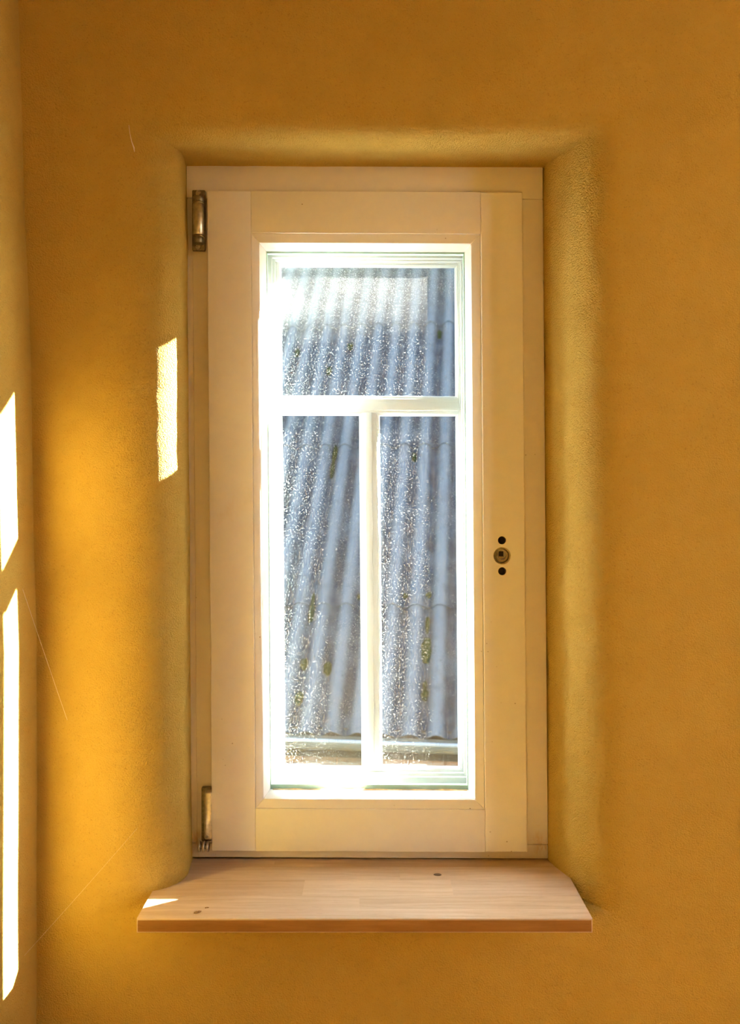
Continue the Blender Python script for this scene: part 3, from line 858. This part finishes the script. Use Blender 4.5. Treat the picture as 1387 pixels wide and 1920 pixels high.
# ------------------------------------------------------------------ oak sill board glued up from staves
SZ1, SZ0 = -0.7346, -0.7600
SX0, SX1, SDF, SDB = -0.4215, 0.4020, 1.4825, 1.742
sill = empty('windowsill_board', W((SX0 + SX1) / 2, (SDF + SDB) / 2, SZ0))
tag(sill, 'oak windowsill board glued from staves, projecting below the window', 'windowsill')
edges_d = [SDF, SDF + 0.038, 1.573, 1.640, 1.700, SDB]
lens = [[SX0, SX1], [SX0, -0.02, SX1], [SX0, -0.13, 0.16, SX1], [SX0, 0.06, SX1], [SX0, -0.2, SX1]]
kk = 0
for r in range(5):
    for s in range(len(lens[r]) - 1):
        bm = bmesh.new(); bx(bm, lens[r][s], lens[r][s + 1], SZ0, SZ1, edges_d[r], edges_d[r + 1], f=W)
        if r == 0:
            es = [e for e in bm.edges if all(abs(v.co.y - W(0, SDF, 0).y) < 1e-5 for v in e.verts)]
            bevel(bm, 0.0016, 3, es)
            for f in bm.faces:
                f.material_index = 1 if f.normal.y < -0.6 else 0
            bm.normal_update()
            for f in bm.faces: f.material_index = 0
            ymin = W(0, SDF, 0).y
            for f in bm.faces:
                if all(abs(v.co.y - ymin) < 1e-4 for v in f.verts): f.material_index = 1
        else:
            bevel(bm, 0.00012, 1)
        finish('stave', bm, [OAK[(kk * 2 + r) % 4], M['oak_edge_shaded']] if r == 0 else [OAK[(kk * 3 + r) % 4]], sill, smooth=35); kk += 1
# knot in the board
def sillpt(px, py):
    d = SZ1 * F / (CY - py); return W(ux(px, d), d, SZ1)
bm = bmesh.new(); n_ = 18; c = sillpt(820, 1640)
lathe(bm, [(0.0045, -0.0008), (0.0040, 0.0002), (0.001, 0.0003)], c, 'Z', 18)
for v in bm.verts:
    dx = v.co - c; v.co = c + Vector((dx.x * 1.3, dx.y * (0.9 + 0.3 * noise.noise(dx * 300)), dx.z))
finish('knot', bm, M['knot'], sill, smooth=60)

# crumbs of debris on the sill
def crumb(px, py, L, name, label, mats, ang):
    c = sillpt(px, py); root_bm = bmesh.new()
    bmesh.ops.create_icosphere(root_bm, subdivisions=3, radius=1)
    R_ = Matrix.Rotation(ang, 3, 'Z')
    for v in root_bm.verts:
        n = v.co.normalized(); q = 1 + 0.5 * noise.noise(n * 2.1 + Vector((px, 0, 0)))
        v.co = c + R_ @ Vector((n.x * L * q, n.y * L * 0.33 * q, n.z * L * 0.26 * q)) + Vector((0, 0, L * 0.22))
    for f in root_bm.faces:
        f.material_index = 1 if noise.noise(f.calc_center_median() * 900) > 0.1 else 0
    o = finish(name, root_bm, mats, smooth=60)
    return tag(o, label, 'debris')
crumb(370, 1711.5, 0.0046, 'wood_crumb', 'larger brown crumb lying near the front left of the oak sill', [M['crumb2'], M['crumb']], 0.5)
crumb(387.5, 1702.5, 0.0023, 'wood_crumb', 'tiny brown speck just behind the larger crumb on the sill', [M['crumb'], M['crumb2']], 0.1)

# spider silk spanning the corner
def wallpt(px, py): return W(ux(px, WALL - 0.004), WALL - 0.004, uz(py, WALL - 0.004))
def leftpt(px, py, d): return W(ux(px, d), d, uz(py, d))
def thread(pa, pb, r, label, sag=0.002):
    bm = bmesh.new(); pts = []
    for i in range(15):
        f = i / 14; p = pa.lerp(pb, f); p.z -= sag * 4 * f * (1 - f); pts.append(p)
    tube(bm, pts, r, 5)
    return tag(finish('spider_thread', bm, M['thread'], smooth=180), label, 'cobweb', 'spider threads in the left corner')
thread(leftpt(36, 1085, 1.482), wallpt(126, 1350), 0.00022, 'steep silvery spider thread in the left corner beside the sun strip', 0.001)
thread(leftpt(38, 1800, 1.486), wallpt(258, 1552), 0.00011, 'faint slanting spider thread running from the corner up towards the sill', 0.001)
# dry straw fibre in the plaster
bm = bmesh.new()
tube(bm, [wallpt(241, 234) + Vector((0, 0.001, 0)), wallpt(243.5, 250), wallpt(247, 266), wallpt(251, 277), wallpt(251.5, 284) + Vector((0, 0.001, 0))],
     [0.0002, 0.0003, 0.0005, 0.0009, 0.0003], 6)
tag(finish('straw_fibre', bm, M['thread'], smooth=180), 'short pale straw fibre stuck in the plaster left of the recess corner', 'fibre')
